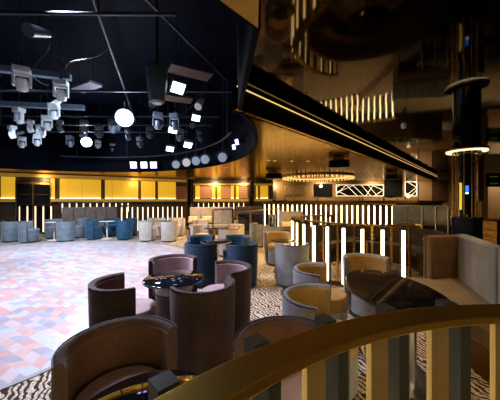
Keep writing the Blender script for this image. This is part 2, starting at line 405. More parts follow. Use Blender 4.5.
for (a_, b_, tx) in GP:
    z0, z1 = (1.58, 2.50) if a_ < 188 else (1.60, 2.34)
    o = wallbox(MB(), a_, b_, z0, z1, .07, .05).build('gold_wall_panel', 'gold_panel_lit', smooth=False)
    tag(o, 'gold wall panel with painted-in glow, '+tx, 'wall panel', 'gold wall panels with painted-in glow')
    s_ = wallbox(MB(), a_+.2, b_-.2, z0-.02, z0+.015, .12, .03).build('light_strip', 'led_strip', o, smooth=False)
for (a_, b_, tx) in ((176, 186.5, 'left of the dark column'), (200.3, 211.7, 'first right of the dark column'), (221.3, 230.7, 'middle one of those right of the column'), (239.3, 247.5, 'beside the second dark column')):
    tag(wallbox(MB(), a_, b_, 1.6, 2.3, .07, .05).build('louvre_panel', 'louver_panel', smooth=False), 'reddish brown louvred wall panel '+tx, 'louvre', 'red louvred panels')
d = wallbox(MB(), 17, 51, .02, 2.3, .06, .06).build('door_1', 'dark_glass', smooth=False); struct(d)
m = MB()
for px in (16.5, 33.5, 51): wallbox(m, px-.5, px+.5, 0.02, 2.32, .12, .07)
wallbox(m, 16, 51.5, 2.2, 2.28, .12, .07); m.build('door_frame', 'brass', d, smooth=False)
m = MB(); wallbox(m, 20, 31, 1.72, 1.76, .17, .05); wallbox(m, 36, 48, 1.72, 1.76, .17, .05); m.build('door_handle', 'bronze_dark', d, smooth=False)

# ------------------------------------------------------------------ tub chairs
def upath(r, front, n=26):
    pts = [(-r, front)]
    if front > 0: pts.append((-r, front*.5))
    pts += [(-r*cos(pi*i/n), -r*sin(pi*i/n)) for i in range(n+1)]
    if front > 0: pts.append((r, front*.5))
    pts.append((r, front)); return [(x, y+.07) for x, y in pts]
CH = .74
def make_chair(name, outer, inner, seatm, label):
    t = thing(name, label, 'chair', (0,0,0))
    r, th, fr = .302, .052, .035
    def U(rr, k): return upath(rr*k, fr)
    secs = [(r, .045, .93), (r, .25, .965), (r, CH-.03, 1.0), (r-.006, CH-.010, 1.0), (r-.020, CH, 1.0), (r-th+.020, CH, 1.0), (r-th+.006, CH-.010, 1.0), (r-th, CH-.03, 1.0), (r-th, .3, 1), (r-th-.0, .045, .93)]
    rings = [[(x, y, z) for x, y in U(rr, k)] for rr, z, k in secs]
    n = len(rings[0]); vs = [v for rg in rings for v in rg]; fs = []
    m_ = len(secs)
    for k in range(m_):
        k2 = (k+1) % m_
        for i in range(n-1): fs.append((k*n+i, k*n+i+1, k2*n+i+1, k2*n+i))
    fs.append(tuple(k*n for k in range(m_))); fs.append(tuple(k*n+n-1 for k in reversed(range(m_))))
    MB().add(vs, fs).build('backrest', outer, t)
    # inner lining, a thin padded layer inside the shell
    r1 = r-th
    s2 = [(r1+.002, .30), (r1+.002, CH-.03), (r1-.008, CH-.04), (r1-.010, .30)]
    rings = [[(x, y, z) for x, y in upath(rr, fr)] for rr, z in s2]
    vs = [v for rg in rings for v in rg]; fs = []; n = len(rings[0])
    for k in range(4):
        k2 = (k+1) % 4
        for i in range(n-1): fs.append((k*n+i, k*n+i+1, k2*n+i+1, k2*n+i))
    fs += [tuple(k*n for k in range(4)), tuple(k*n+n-1 for k in reversed(range(4)))]
    MB().add(vs, fs).build('lining', inner, t)
    pp = [(x, y, CH-.004) for x, y in upath(r-.004, fr)]
    MB().path([(pp[0][0], pp[0][1]+.002, .08)]+pp+[(pp[-1][0], pp[-1][1]+.002, .08)], .005, 6).build('piping', 'piping', t)
    def drum(rr, z0, z1, e, nm, mt):
        def outl(s): return [(rr*s*cos(a), (.128 if sin(a) > 0 else .085)+rr*s*sin(a)) for a in [2*pi*i/36 for i in range(36)]]
        lev = [(.97, z0), (1, z0+e), (1, z1-e), (.975, z1-e*.35), (.92, z1), (.5, z1+.008)]
        vs = []; fs = []
        for s, z in lev: vs += [(x, y, z) for x, y in outl(s)]
        for k in range(len(lev)-1): fs += [(k*36+i, k*36+(i+1) % 36, (k+1)*36+(i+1) % 36, (k+1)*36+i) for i in range(36)]
        fs += [tuple(reversed(range(36))), tuple(range((len(lev)-1)*36, len(lev)*36))]
        MB().add(vs, fs).build(nm, mt, t)
    drum(.228, .05, .35, .01, 'seat_base', outer)
    drum(.234, .35, .475, .035, 'seat', seatm)
    MB().lathe([(.24, 0), (.24, .05)], (0,.09,0), n=28).build('plinth', 'black_base', t)
    return t
KINDS = {'taupe': ('taupe_wool', 'brown_lining', 'mauve_wool'), 'mauve': ('taupe_wool', 'mauve_wool', 'mauve_wool'),
         'grey': ('grey_wool', 'ochre_lining', 'ochre_lining'), 'cream': ('cream_wool', 'cream_lining', 'cream_lining'),
         'silver': ('silver_wool', 'silver_wool', 'silver_wool'), 'blue': ('blue_velvet', 'blue_velvet', 'blue_velvet'), 'navy': ('navy_velvet', 'blue_velvet', 'blue_velvet')}
proto = {}
def face(x, y, tx, ty): return math.atan2(ty-y, tx-x)-pi/2
def chair(kind, x, y, tgt, label, group):
    rz = face(x, y, *tgt)
    if kind not in proto:
        proto[kind] = t = make_chair('tub_chair', *KINDS[kind], label)
        t.location = (x, y, 0); t.rotation_euler = (0, 0, rz); t['group'] = group
    else: dup(proto[kind], (x, y, 0), rz, label, group)

def make_table(label, top='black_gloss', rr=.30, h=.70, loc=(0,0,0), polem='brass'):
    t = thing('cocktail_table', label, 'table', loc)
    MB().lathe([(rr-.03, h-.022), (rr, h-.012), (rr, h-.003), (rr-.004, h), (0, h)], n=48).build('tabletop', top, t)
    MB().lathe([(rr-.02, h-.024), (rr+.004, h-.020), (rr+.004, h-.008), (rr-.02, h-.008)], n=48).build('rim', 'steel', t)
    MB().lathe([(.028, .02), (.028, h-.03), (.09, h-.022)], n=20).build('pole', polem, t)
    MB().lathe([(.20, 0), (.20, .012), (.18, .018), (.03, .03)], n=36).build('base', polem, t)
    return t
tproto = make_table('round black glass table between the four dark taupe chairs', loc=(-.785, 2.68, 0)); tproto['group'] = 'round cocktail tables'
def table(x, y, label): dup(tproto, (x, y, 0), 0, label)

G1 = 'dark taupe tub chairs beside the dance floor'
chair('taupe', -.74, 1.46, (-.34,.98), 'largest, nearest dark taupe tub chair, at lower left, its hollow facing the camera', G1)
chair('taupe', -1.25, 2.44, (-.755,2.78), 'dark taupe tub chair on the dance floor edge, its back to the tiles', G1)
chair('taupe', -.40, 2.36, (-.72,2.85), 'dark brown tub chair seen squarely from behind, in front of round black table', G1)
chair('mauve', -.22, 3.02, (-.755,2.78), 'tub chair with pale mauve seat, right of round black table', G1)
chair('mauve', -1.02, 3.44, (-.755,2.78), 'tub chair with pale mauve inner back, behind round black table', G1)
table(-.37, .93, 'round black glass table cut off at the bottom edge, before the nearest chair')
G2 = 'blue velvet chairs around the middle table'
table(-.66, 5.1, 'round black table with gold reflections among the deep blue chairs')
chair('navy', -.90, 4.60, (-.66,5.1), 'deep blue tub chair seen from behind, left front of its table', G2)
chair('navy', -.11, 4.55, (-.66,5.1), 'dark blue tub chair with olive lit outside, right front of its table', G2)
chair('blue', -1.06, 5.50, (-.66,5.1), 'deep blue tub chair facing us, left rear of the middle table', G2)
chair('blue', -.24, 5.50, (-.66,5.1), 'deep blue tub chair facing us, right rear of the middle table', G2)
G3 = 'grey tub chairs with ochre insides'
chair('grey', .50, 2.13, (1.40,1.68), 'grey tub chair with brown inside, just beyond the near curved rail', G3)
chair('grey', .72, 2.93, (1.64,2.54), 'grey tub chair with golden round seat, left of black marble table', G3)
chair('grey', 1.55, 3.52, (1.55,2.6), 'grey tub chair with golden inside, at the far end of black marble table', G3)
chair('taupe', .23, 1.48, (.10,.8), 'grey brown tub chair rim mostly hidden behind the near brass rail', G3)
chair('grey', .75, 4.56, (.70,5.4), 'grey tub chair seen from behind, lit gold on its right, before dark brown table', G3)
chair('grey', .64, 6.18, (.68,5.4), 'grey tub chair behind the dark brown round table', G3)
chair('grey', .62, 7.62, (1.2,8.0), 'pale grey tub chair, second from left in the row beyond the blue chairs', G3)
chair('grey', .22, 8.45, (.9,8.6), 'pale grey tub chair, farthest left in the row beyond the blue chairs', G3)
t = make_table('dark brown round table between two grey chairs in the centre', 'dark_wood', .27, .66, (.68, 5.44, 0)); t['group'] = 'round cocktail tables'
table(1.24, 7.7, 'small table behind the pale grey chairs, beside the pale sofa')
G4 = 'cream tub chairs at the rear'
chair('cream', -3.82, 9.52, (-3.3,10.0), 'cream tub chair with its back to the dance floor, left of a pair', G4)
chair('cream', -2.90, 9.42, (-3.3,10.0), 'cream tub chair with its back to the dance floor, right of a pair', G4)
chair('cream', -3.78, 10.7, (-3.4,10.1), 'cream tub chair facing us between the pair of cream chairs', G4)
chair('cream', -2.98, 10.9, (-3.3,10.2), 'gold lit cream tub chair behind the right cream chair', G4)
chair('cream', -3.3, 11.45, (-3.3,13), 'distant gold lit tub chair against the far brass rail', G4)
chair('cream', -4.15, 11.3, (-4.15,13), 'distant gold lit tub chair near the far brass rail, left one', G4)
chair('cream', -1.95, 10.2, (-1.6,9.0), 'pale taupe tub chair before the long pale sofa', G4)
chair('cream', -1.56, 7.95, (-1.0,7.5), 'white tub chair left of the glass screen', G4)
chair('cream', -.54, 7.0, (-1.0,7.6), 'white tub chair seen from behind, behind the right blue chair', G4)
chair('cream', -.42, 8.05, (-1.0,7.6), 'white tub chair with gold inside, right of glass screen', G4)
chair('cream', -.33, 9.6, (-.3,8.7), 'gold lit tub chair inside the brass framed opening', G4)
table(-1.02, 7.45, 'small round table with pale pole between white tub chairs')
table(-3.36, 10.1, 'small round table between the cream tub chairs')
G5 = 'blue velvet chairs at the far side of the dance floor'
chair('blue', -6.05, 9.98, (-5.4,10.15), 'bright blue tub chair on the far side, left of the white pole table', G5)
chair('blue', -4.72, 9.90, (-5.4,10.15), 'bright blue tub chair on the far side, right of the white pole table', G5)
chair('blue', -5.75, 10.85, (-5.5,10.2), 'blue tub chair behind the white pole table', G5)
chair('blue', -4.95, 10.85, (-5.45,10.2), 'blue tub chair half hidden behind the far right blue chair', G5)
wtab = make_table('small table on a white pole between the far blue chairs', 'white_paint', .28, .68, (-5.54, 10.08, 0), 'white_paint'); wtab['group'] = 'round cocktail tables'
G6 = 'silver grey chairs at the far side of the dance floor'
chair('silver', -8.62, 9.35, (-8.7,10.2), 'grey tub chair at the far left end of the row', G6)
chair('silver', -7.92, 9.22, (-7.2,9.5), 'silver blue tub chair showing its seat, second from left in the row', G6)
chair('silver', -6.72, 9.45, (-6.95,10.2), 'silver grey tub chair right of the thin pole, nearest the blue chairs', G6)
chair('silver', -7.75, 10.3, (-7.4,9.8), 'silver tub chair facing us behind the second silver chair', G6)
chair('silver', -6.75, 10.5, (-7.2,9.9), 'darker grey tub chair peeking between silver and blue chairs', G6)
dup(wtab, (-7.29, 9.68, 0), 0, 'small table on a thin pole between the silver chairs')

# oval marble table
t = thing('oval_table', 'long oval black marble table in front of the ochre booth seat', 'table', (1.29, 2.36, 0), R(-3))
MB().lathe([(.9, .665), (.985, .672), (1, .685), (1, .693), (.99, .70), (0, .70)], n=72, sx=.362, sy=.64).build('tabletop', 'black_marble', t)
MB().lathe([(.95, .650), (1.0, .655), (1.0, .672), (.95, .672)], n=72, sx=.365, sy=.643).build('rim', 'steel', t)
for y in (-.3, .3):
    MB().lathe([(.04, .02), (.04, .65)], (0, y, 0), n=20).build('pole', 'steel', t)
MB().lathe([(.22, 0), (.22, .02), (.2, .03)], n=40, sy=2).build('base', 'steel', t)

# ------------------------------------------------------------------ circular fin railings
def ring(cx, cy, label, a0, a1, phase, r=1.60, n=39, h=1.10, fw=.070, fm='khaki_metal'):
    t = thing('curved_railing', label, 'railing', (cx, cy, 0))
    MB().arc((0,0), r-.050, r+.055, h-.03, h, R(a0), R(a1), 110).build('handrail', 'brass_rail', t, bevel=.006)
    MB().arc((0,0), r-.03, r+.07, 0, .05, R(a0), R(a1), 110).build('kick_plate', 'bronze_dark', t)
    for i in range(n):
        for half in (0, 1):
            d = (phase+(i+half*.5)*360/n) % 360
            if not any(a0 < dd < a1 for dd in (d, d+360, d-360)): continue
            a = R(d); c, s = cos(a), sin(a)
            if half == 0:
                o = MB().box(((r+.055)*c, (r+.055)*s, (h-.05)/2+.025), (.085, .042, h-.05-.00), a).build('light_fin', 'grey_fin', t, smooth=False)
                MB().box(((r+.106)*c, (r+.106)*s, .545), (.018, .046, .95), a).build('light_strip', 'led_warm', o, smooth=False)
                MB().box(((r+.095)*c, (r+.095)*s, h-.035), (.052, .050, .064), a).build('cap', 'grey_fin', o, smooth=False)
            else:
                MB().box(((r+.0)*c, (r+.0)*s, (h-.06)/2+.025), (.022, fw, h-.06), a).build('fin', fm, t, smooth=False)
    return t
ring(.97, -.65, 'near curved brass railing with wide handrail sweeping across the foreground', 20, 215, 96.4)
ring(2.65, 5.75, 'round railing of glowing white fins in the middle, ringing a booth', 95, 268.5, 231.5, n=36, fw=.034, fm='brass')
t = thing('end_post', 'dark navy panel post ending the ring of glowing fins, behind the booth sofa', 'post', (2.88, 4.16, 0), R(5))
MB().box((0,0,.43), (.10,.14,.86)).build('post', 'blue_black', t, smooth=False, bevel=.01)
MB().box((0,0,.87), (.12,.16,.02)).build('cap', 'brass', t, smooth=False)

def straight_rail(pts, label, step, ztop, z0, lit='led_warm_far', railm='brass', group=None, both=False):
    t = thing('fin_railing', label, 'railing', (pts[0][0], pts[0][1], 0), 0, group)
    o0 = Vector((pts[0][0], pts[0][1]))
    m = MB()
    P = [Vector(p)-o0 for p in pts]
    for a, b in zip(P[:-1], P[1:]): m.bar((a.x, a.y, ztop), (b.x, b.y, ztop), .12, .05)
    m.build('handrail', railm, t, smooth=False)
    m = MB()
    for a, b in zip(P[:-1], P[1:]): m.bar((a.x, a.y, .03), (b.x, b.y, .03), .1, .06)
    m.build('kick_plate', 'bronze_dark', t, smooth=False)
    for a, b in zip(P[:-1], P[1:]):
        L_ = (b-a).length; n = max(1, int(L_/step)); rz = math.atan2((b-a).y, (b-a).x)
        nr = Vector(((b-a).y, -(b-a).x)).normalized()
        for i in range(n):
            c = a+(b-a)*((i+.5)/n)
            f = MB().box((c.x, c.y, (ztop+z0)/2), (.055, .10, ztop-z0-.04), rz).build('light_fin', 'bronze_dark', t, smooth=False)
            c2 = c+nr*.06
            MB().box((c2.x, c2.y, (ztop+z0)/2-.02), (.044, .02, ztop-z0-.10), rz).build('light_strip', lit, f, smooth=False)
            if both:
                c3 = c-nr*.06
    return t
straight_rail([at(263,0,13.4)[:2], at(300,0,12.6)[:2], at(350,0,11.4)[:2], at(396,0,10.3)[:2]], 'long railing of glowing fins before the rear bar counter', .215, 1.33, .06, 'led_warm')
straight_rail([at(-8,0,11.3)[:2], at(56,0,11.6)[:2]], 'fin railing behind silver chairs at far left under the dark doors', .29, 1.29, .06, railm='dark_wood')
straight_rail([at(119,0,11.7)[:2], at(184,0,12.8)[:2]], 'fin railing behind the cream chairs', .22, 1.24, .06, railm='dark_wood')
straight_rail([at(59,0,11.62)[:2], at(131,0,12.95)[:2]], 'low fin railing above the long grey sofa at the far left', .26, 1.41, .9)
straight_rail([at(196,0,13.9)[:2], at(246,0,14.2)[:2]], 'fin railing behind the long pale sofa under red louvres', .26, 1.40, .5)

# ------------------------------------------------------------------ sofas
def sofa(label, a, b, mat, seatm, zt=1.0, zs=.44, depth=.55, panels=3, name='banquette', cat='sofa'):
    a, b = Vector(a), Vector(b); L_ = (b-a).length; rz = math.atan2((b-a).y, (b-a).x)
    t = thing(name, label, cat, (a.x, a.y, 0), rz)
    MB().box((L_/2, .06, zt/2+.02), (L_, .10, zt-.04), 0).build('back_panel', mat, t, smooth=False, bevel=.02)
    for i in range(panels):
        w_ = L_/panels
        MB().box((w_*(i+.5), -.05, (zs+zt)/2), (w_-.012, .12, zt-zs-.01), 0).build('back_cushion', mat, t, bevel=.025)
    MB().box((L_/2, -depth/2, zs-.07), (L_, depth, .14), 0).build('seat', seatm, t, bevel=.03)
    MB().box((L_/2, -depth/2+.03, (zs-.14)/2+.0), (L_-.04, depth-.1, zs-.14), 0).build('base', 'bronze_dark', t, smooth=False)
    return t
sofa('long grey sofa back below the gold panels at far left', at(62,0,11.25)[:2], at(117,0,12.3)[:2], 'sofa_taupe', 'sofa_taupe', 1.18, panels=5)
sofa('long pale sofa right of the first dark column, with pillows', at(190,0,11.5)[:2], at(233,0,11.7)[:2], 'sofa_pale', 'sofa_pale', 1.18, panels=4)
sofa('brown grey sofa back right of the glass screen, beneath the second column', at(236,0,11.9)[:2], at(262,0,11.9)[:2], 'sofa_taupe', 'sofa_taupe', 1.20, panels=2)
sofa('pale grey sofa with a beige pillow left of the glowing ring railing', at(279,0,8.9)[:2], at(303,0,8.8)[:2], 'sofa_pale', 'seat_ochre', 1.12, panels=1)
def pillow(label, x, y, z, w_, h_, rz, tilt=R(-18)):
    vs = []; n = 10; fs = []
    for s in (-1, 1):
        for i in range(n+1):
            for j in range(n+1):
                u, v = i/n*2-1, j/n*2-1
                th = .06*((1-u**4)*(1-v**4))**.6
                sh = 1-.05*(1-(abs(u)*abs(v)))
                vs.append(Vector((u*w_/2*sh, s*th, v*h_/2*sh)))
    for s in range(2):
        o = s*(n+1)**2
        for i in range(n):
            for j in range(n):
                fs.append((o+i*(n+1)+j, o+(i+1)*(n+1)+j, o+(i+1)*(n+1)+j+1, o+i*(n+1)+j+1))
    o = MB().add(vs, fs).build('pillow', 'pillow_beige'); o.location = (x, y, z); o.rotation_euler = (tilt, 0, rz)
    tag(o, label, 'pillow', 'beige pillows on the sofas'); return o
pillow('beige pillow on the pale sofa left of the glowing ring railing', *at(287.5,0,8.62)[:2], .66, .40, .28, R(8))
pillow('dull beige pillow at the left end of the long pale sofa', *at(193,0,11.22)[:2], .66, .42, .3, 0)
pillow('bright gold lit pillow at the right end of the long pale sofa', *at(207,0,11.32)[:2], .66, .42, .3, 0)
# near booth
t = thing('booth_sofa', 'large booth sofa at right with brown end panel, grey back and ochre seat', 'sofa', (2.3, 2.6, 0))
def band(pts, th):
    P = [Vector(p) for p in pts]; L1 = []; L2 = []
    for i, p in enumerate(P):
        a = P[max(i-1, 0)]; b = P[min(i+1, len(P)-1)]; n = Vector(((b-a).y, -(b-a).x)).normalized()
        L1.append(tuple(p+n*th/2)); L2.append(tuple(p-n*th/2))
    return L1+L2[::-1]
def loc(pts): return [(x-2.3, y-2.6) for x, y in pts]
MB().prism(band(loc([(2.40,3.57),(3.00,3.69),(2.545,2.66),(2.29,2.0),(2.05,1.2)]), .05), .02, 1.02).build('back_frame', 'dark_wood', t, smooth=False, bevel=.012)
MB().prism(band(loc([(2.405,3.50),(2.93,3.61)]), .10), .42, 1.02).build('back_cushion', 'sofa_brown', t, bevel=.03)['label'] = 'brown back cushion'
for (p0, p1) in (((2.90,3.55),(2.44,2.50)), ((2.437,2.49),(2.22,1.95)), ((2.217,1.94),(1.97,1.25))):
    MB().prism(band(loc([p0, p1]), .12), .42, 1.04).build('back_cushion', 'sofa_grey', t, bevel=.035)['label'] = 'grey back cushion'
MB().prism(loc([(1.80,1.2),(1.92,2.4),(2.05,3.56),(2.42,3.53),(2.93,3.60),(2.46,2.5),(1.99,1.2)]), .31, .445).build('seat', 'seat_ochre', t, bevel=.02)
MB().prism(loc([(1.86,1.25),(1.98,2.4),(2.11,3.50),(2.40,3.48),(2.88,3.56),(2.42,2.5),(1.97,1.25)]), .0, .31).build('base', 'bronze_dark', t, smooth=False)
# curved booth inside the ring
t = thing('curved_booth', 'curved ochre bench inside the glowing ring railing', 'sofa', (2.65, 5.75, 0))
MB().arc((0,0), 1.30, 1.42, .02, .84, R(-40), R(150), 50).build('backrest', 'seat_ochre', t, bevel=.03)
MB().arc((0,0), .86, 1.29, .30, .44, R(-40), R(150), 50).build('seat', 'seat_ochre', t, bevel=.03)
MB().arc((0,0), .92, 1.28, .0, .30, R(-40), R(150), 50).build('base', 'bronze_dark', t)
t = make_table('round dark table in the middle of the glowing ring railing', 'black_marble', .42, .68, (2.55, 5.65, 0)); t['group'] = 'round cocktail tables'
# right rear area
struct(MB().prism([(4.75,6.9),(12.9,6.9),(12.9,12.5),(4.75,12.5)], 0, .30).build('floor_raised', 'zebra_carpet', smooth=False))
t = sofa('long grey bench back behind steel posts, left of the tall bar column', at(393,0,8.6)[:2], at(449,0,8.2)[:2], 'sofa_grey', 'seat_ochre', 1.02, .5, panels=4); t.location.z = .3
t = thing('side_table', 'brass edged low counter before the grey bench', 'table', (5.35, 7.3, .30))
MB().box((0,0,.50), (1.2,.32,.04)).build('tabletop', 'brass', t, smooth=False)
MB().box((0,.02,.24), (1.1,.22,.48)).build('base', 'black_base', t, smooth=False)
t = thing('glass_balustrade', 'glass balustrade on three slim steel posts right of the ring railing', 'balustrade', (4.45, 6.6, 0))
for px in (422.5, 436, 448.5):
    x = at(px,0,6.6)[0]-4.45
    MB().box((x, 0, .66), (.035,.035,1.32)).build('post', 'steel', t, smooth=False)
MB().box(((at(422.5,0,6.6)[0]+at(448.5,0,6.6)[0])/2-4.45, 0, .68), (.64, .012, 1.1)).build('glass_pane', 'clear_glass', t, smooth=False)
t = thing('armchair', 'dark brown bench with gold frame at the right edge beyond the column', 'sofa', (5.75, 5.7, 0))
MB().box((0,.28,.5), (1.0,.1,1.0)).build('backrest', 'sofa_brown', t, bevel=.02)
MB().box((0,0,.38), (1.0,.5,.16)).build('seat', 'sofa_brown', t, bevel=.02)
MB().box((0,0,.15), (.9,.44,.30)).build('base', 'black_base', t, smooth=False)
m = MB(); m.box((-.53,.05,.52), (.05,.56,1.04)); m.box((0,.28,1.03), (1.1,.12,.04)); m.build('frame', 'brass', t, smooth=False)

# glass screens in the middle distance
t = thing('glass_screen', 'brass framed clear glass screen behind the white tub chairs', 'screen', (-1.0, 8.9, 0))
xl, xr = at(213,0,8.9)[0]+1.0, at(233,0,8.9)[0]+1.0
m = MB(); m.box((xl,0,.58), (.04,.05,1.16)); m.box((xr,0,.60), (.07,.06,1.20)); m.bar((xl,0,1.16), (xr,0,1.19), .05, .03); m.bar((xl,0,.55), (xr,0,.55), .05, .04); m.build('frame', 'bronze_dark', t, smooth=False)
MB().box(((xl+xr)/2, 0, .86), (xr-xl-.04, .012, .58)).build('glass_pane', 'clear_glass', t, smooth=False)
t = thing('glass_screen', 'long sloping brass rail with dark glass panels left of the pale sofa', 'screen', (0, 9.2, 0))
xl, xr = at(237,0,9.2)[0], at(291,0,9.2)[0]
m = MB(); m.bar((xl,0,1.07), (xr,0,1.24), .06, .04)
for i in range(5):
    x = xl+(xr-xl)*i/4; m.box((x,0,.54+.02*i), (.04,.05,1.06+.04*i))
m.build('frame', 'brass', t, smooth=False)
for i in range(4):
    x = xl+(xr-xl)*(i+.5)/4; MB().box((x,0,.56), (.40,.012,.88)).build('glass_pane', 'dark_glass', t, smooth=False)

# ------------------------------------------------------------------ columns
def column(x, y, label, r=.16):
    t = thing('column', label, 'column', (x, y, 0))
    MB().lathe([(r,0),(r,ZS-.02)], n=24).build('shaft', 'black_gloss', t)
    for a in range(6):
        MB().box(((r+.012)*cos(a*pi/3), (r+.012)*sin(a*pi/3), ZS/2), (.02,.03,ZS-.06), a*pi/3).build('strip', 'bronze_dark', t, smooth=False)
    MB().lathe([(r+.05,ZS-.16),(r+.08,ZS-.1),(r+.08,ZS-.03)], n=24).build('capital', 'bronze_dark', t)
column(*at(190,0,13.2)[:2], 'slim dark column between gold panels and red louvres')
column(*at(251.5,0,14.6)[:2], 'slim dark column right of the last red louvre', .14)
# big bar column
CX, CY = 4.12, 4.95
t = thing('bar_column', 'tall dark glass column with brass rods, halo lamp and blue light at right', 'column', (CX, CY, 0))
MB().lathe([(.225,0),(.235,.04),(.235,1.12),(.25,1.14),(.25,1.18),(.2,1.18)], n=40).build('base_drum', 'blue_black', t)
MB().lathe([(.12,1.18),(.12,2.4)], n=24).build('core', 'black_gloss', t)
MB().lathe([(.215,2.40),(.215,ZM-.01)], n=40).build('upper_shaft', 'black_gloss', t)
MB().arc((0,0), .255, .315, 2.405, 2.43, 0, 2*pi, 64).build('halo_lamp', 'led_warm_far', t)
MB().arc((0,0), .215, .335, 2.432, 2.465, 0, 2*pi, 64).build('halo_rim', 'brass', t)
for k in range(12):
    a = 2*pi*k/12+.2
    MB().tube((.215*cos(a), .215*sin(a), 1.18), (.215*cos(a), .215*sin(a), 2.41), .009, n=10).build('rod', 'brass', t)
a0 = math.atan2(-CY, -CX)
def onfront(da, r): return (r*cos(a0+da), r*sin(a0+da))
x, y = onfront(-.45, .19); MB().box((x, y, 1.57), (.025,.03,.50), a0-.45).build('yellow_light', 'led_yellow', t, smooth=False)
x, y = onfront(.05, .19); MB().box((x, y, 1.70), (.025,.045,.13), a0).build('blue_light', 'led_blue', t, smooth=False)
x, y = onfront(.05, .19); MB().box((x, y, 1.625), (.025,.04,.018), a0).build('white_light', 'led_cool_flood', t, smooth=False)
m = MB()
for k in range(3):
    x, y = onfront(.75+.2*k, .245); m.box((x, y, 1.88), (.03,.045,.80), a0+.8+.2*k)
m.build('brass_panel', 'brass', t, smooth=False)
for z in (2.20, 2.28, 2.35): MB().arc((0,0), .235, .26, z, z+.02, a0+.35, a0+1.5, 20).build('brass_ring', 'brass', t)

# ------------------------------------------------------------------ bar and rear wall
t = thing('bar_counter', 'long bar counter with brass edge across the rear', 'bar counter', (0, 13.9, 0))
x0, x1 = at(272,0,13.9)[0], at(440,0,13.9)[0]
MB().box(((x0+x1)/2,0,1.44), (x1-x0,.6,.05)).build('worktop', 'black_gloss', t, smooth=False)
MB().box(((x0+x1)/2,-.31,1.40), (x1-x0,.03,.05)).build('edge_strip', 'brass', t, smooth=False)
MB().box(((x0+x1)/2,.02,.70), (x1-x0-.1,.5,1.40)).build('front_panel', 'lacquer_brown', t, smooth=False)
rng = random.Random(3)
for k in range(22):
    x = at(286+k*6.6+rng.uniform(-1.5,1.5), 0, 13.75)[0]
    kind = rng.choice(['bottle', 'glass'])
    where = 'left end' if k < 4 else 'left half' if k < 10 else 'right half' if k < 17 else 'right end'
    if kind == 'bottle':
        o = MB().lathe([(.036,0),(.038,.01),(.038,.15),(.014,.20),(.013,.26),(.015,.265)], n=14).build('bottle', rng.choice(['clear_glass','bronze_dark','white_paint']))
        tag(o, 'small bottle standing on the rear bar counter, %s' % where, 'bottle', 'bottles on the rear bar counter, '+where)
    else:
        o = MB().lathe([(.03,0),(.03,.006),(.004,.02),(.004,.09),(.035,.11),(.042,.16),(.036,.20)], n=14).build('glass', 'clear_glass')
        tag(o, 'stemmed glass standing on the rear bar counter, %s' % where, 'glass', 'glasses on the rear bar counter, '+where)
    o.location = (x, 13.78+rng.uniform(-.1,.15), 1.465)
t = thing('table_lamp', 'small pale globe lamp on the rear bar counter near the lattice', 'lamp', (at(409,0,13.9)[0], 13.95, 1.465))
MB().lathe([(.07,0),(.07,.015),(.015,.03),(.015,.14)], n=16).build('base', 'brass', t)
MB().lathe([(.0,.13),(.07,.15),(.10,.21),(.08,.28),(0,.31)], n=20).build('lamp_shade', 'led_warm_far', t)
def wbox(px0, px1, py0, py1, th, Y=16.985):
    x0, x1 = at(px0,0,Y)[0], at(px1,0,Y)[0]; z1, z0 = at(0,py0,Y)[2], at(0,py1,Y)[2]
    return ((x0+x1)/2, Y-th/2, (z0+z1)/2), (x1-x0, th, z1-z0)
def lattice(label, px0, px1, py0, py1, seed, lines):
    c, s = wbox(px0, px1, py0, py1, .06)
    t = thing('lattice_screen', label, 'lattice screen', (c[0], c[1], c[2]-s[2]/2))
    MB().box((0, .015, s[2]/2), (s[0], .03, s[2])).build('backing', 'black_paint', t, smooth=False)
    m = MB(); w_, h_ = s[0], s[2]; th = .022
    for z in (0, h_): m.bar((-w_/2,-.03,z), (w_/2,-.03,z), .05, th)
    for x in (-w_/2, w_/2): m.bar((x,-.03,0), (x,-.03,h_), .05, th)
    m.build('frame', 'led_warm_far', t, smooth=False)
    rg = random.Random(seed); m = MB()
    for i in range(lines):
        xa = -w_/2+w_*(i+rg.random())/lines; dx = rg.choice((-1, 1))*rg.uniform(.7, 2.6)*h_
        xb = max(-w_/2, min(w_/2, xa+dx)); f = 1 if dx == 0 else abs((xb-xa)/dx)
        zz = (0, h_*f) if rg.random() < .5 else (h_, h_-h_*f)
        m.bar((xa,-.03,zz[0]), (xb,-.03,zz[1]), .03, .014)
    m.build('bars', 'led_warm_far', t, smooth=False)
lattice('wide white zigzag lattice screen on the rear wall', 336, 383, 185, 196, 4, 13)
lattice('small square white lattice screen on the rear wall, right', 404.5, 416, 182, 196, 9, 8)
def screen(label, px0, px1, py0, py1):
    c, s = wbox(px0, px1, py0, py1, .10)
    t = thing('wall_screen', label, 'screen', (c[0], c[1], c[2]-s[2]/2))
    MB().box((0,0,s[2]/2), s).build('housing', 'black_paint', t, smooth=False)
    MB().box((0,-s[1]/2-.006,s[2]/2), (s[0]*.9,.01,s[2]*.8)).build('display', 'black_gloss', t, smooth=False)
screen('black wall screen left of the wide lattice', 314.5, 332, 184, 196.5)
screen('black wall screen between the two white lattices', 384, 402, 181, 196.5)
c, s = wbox(284, 306, 186, 196, .05)
t = thing('picture_frame', 'brass framed amber picture on the rear wall, left', 'picture', (c[0], c[1], c[2]-s[2]/2))
MB().box((0,0,s[2]/2), s).build('frame', 'brass', t, smooth=False)
MB().box((0,-.035,s[2]/2), (s[0]*.86,.02,s[2]*.7)).build('picture', 'wall_brown', t, smooth=False)
for (a_, b_, tx, mt) in ((271, 276, 'dark brown timber wall panel beside the square gold panel', 'lacquer_brown'), (418, 431, 'light brown wall panel right of the small lattice', 'wall_brown'), (432, 447, 'dark brown wall panel left of the tall bar column', 'dark_wood')):
    c, s = wbox(a_, b_, 180, 202, .08)
    tag(MB().box((0,0,0), s).build('timber_panel', mt, smooth=False, loc=c), tx, 'wall panel')
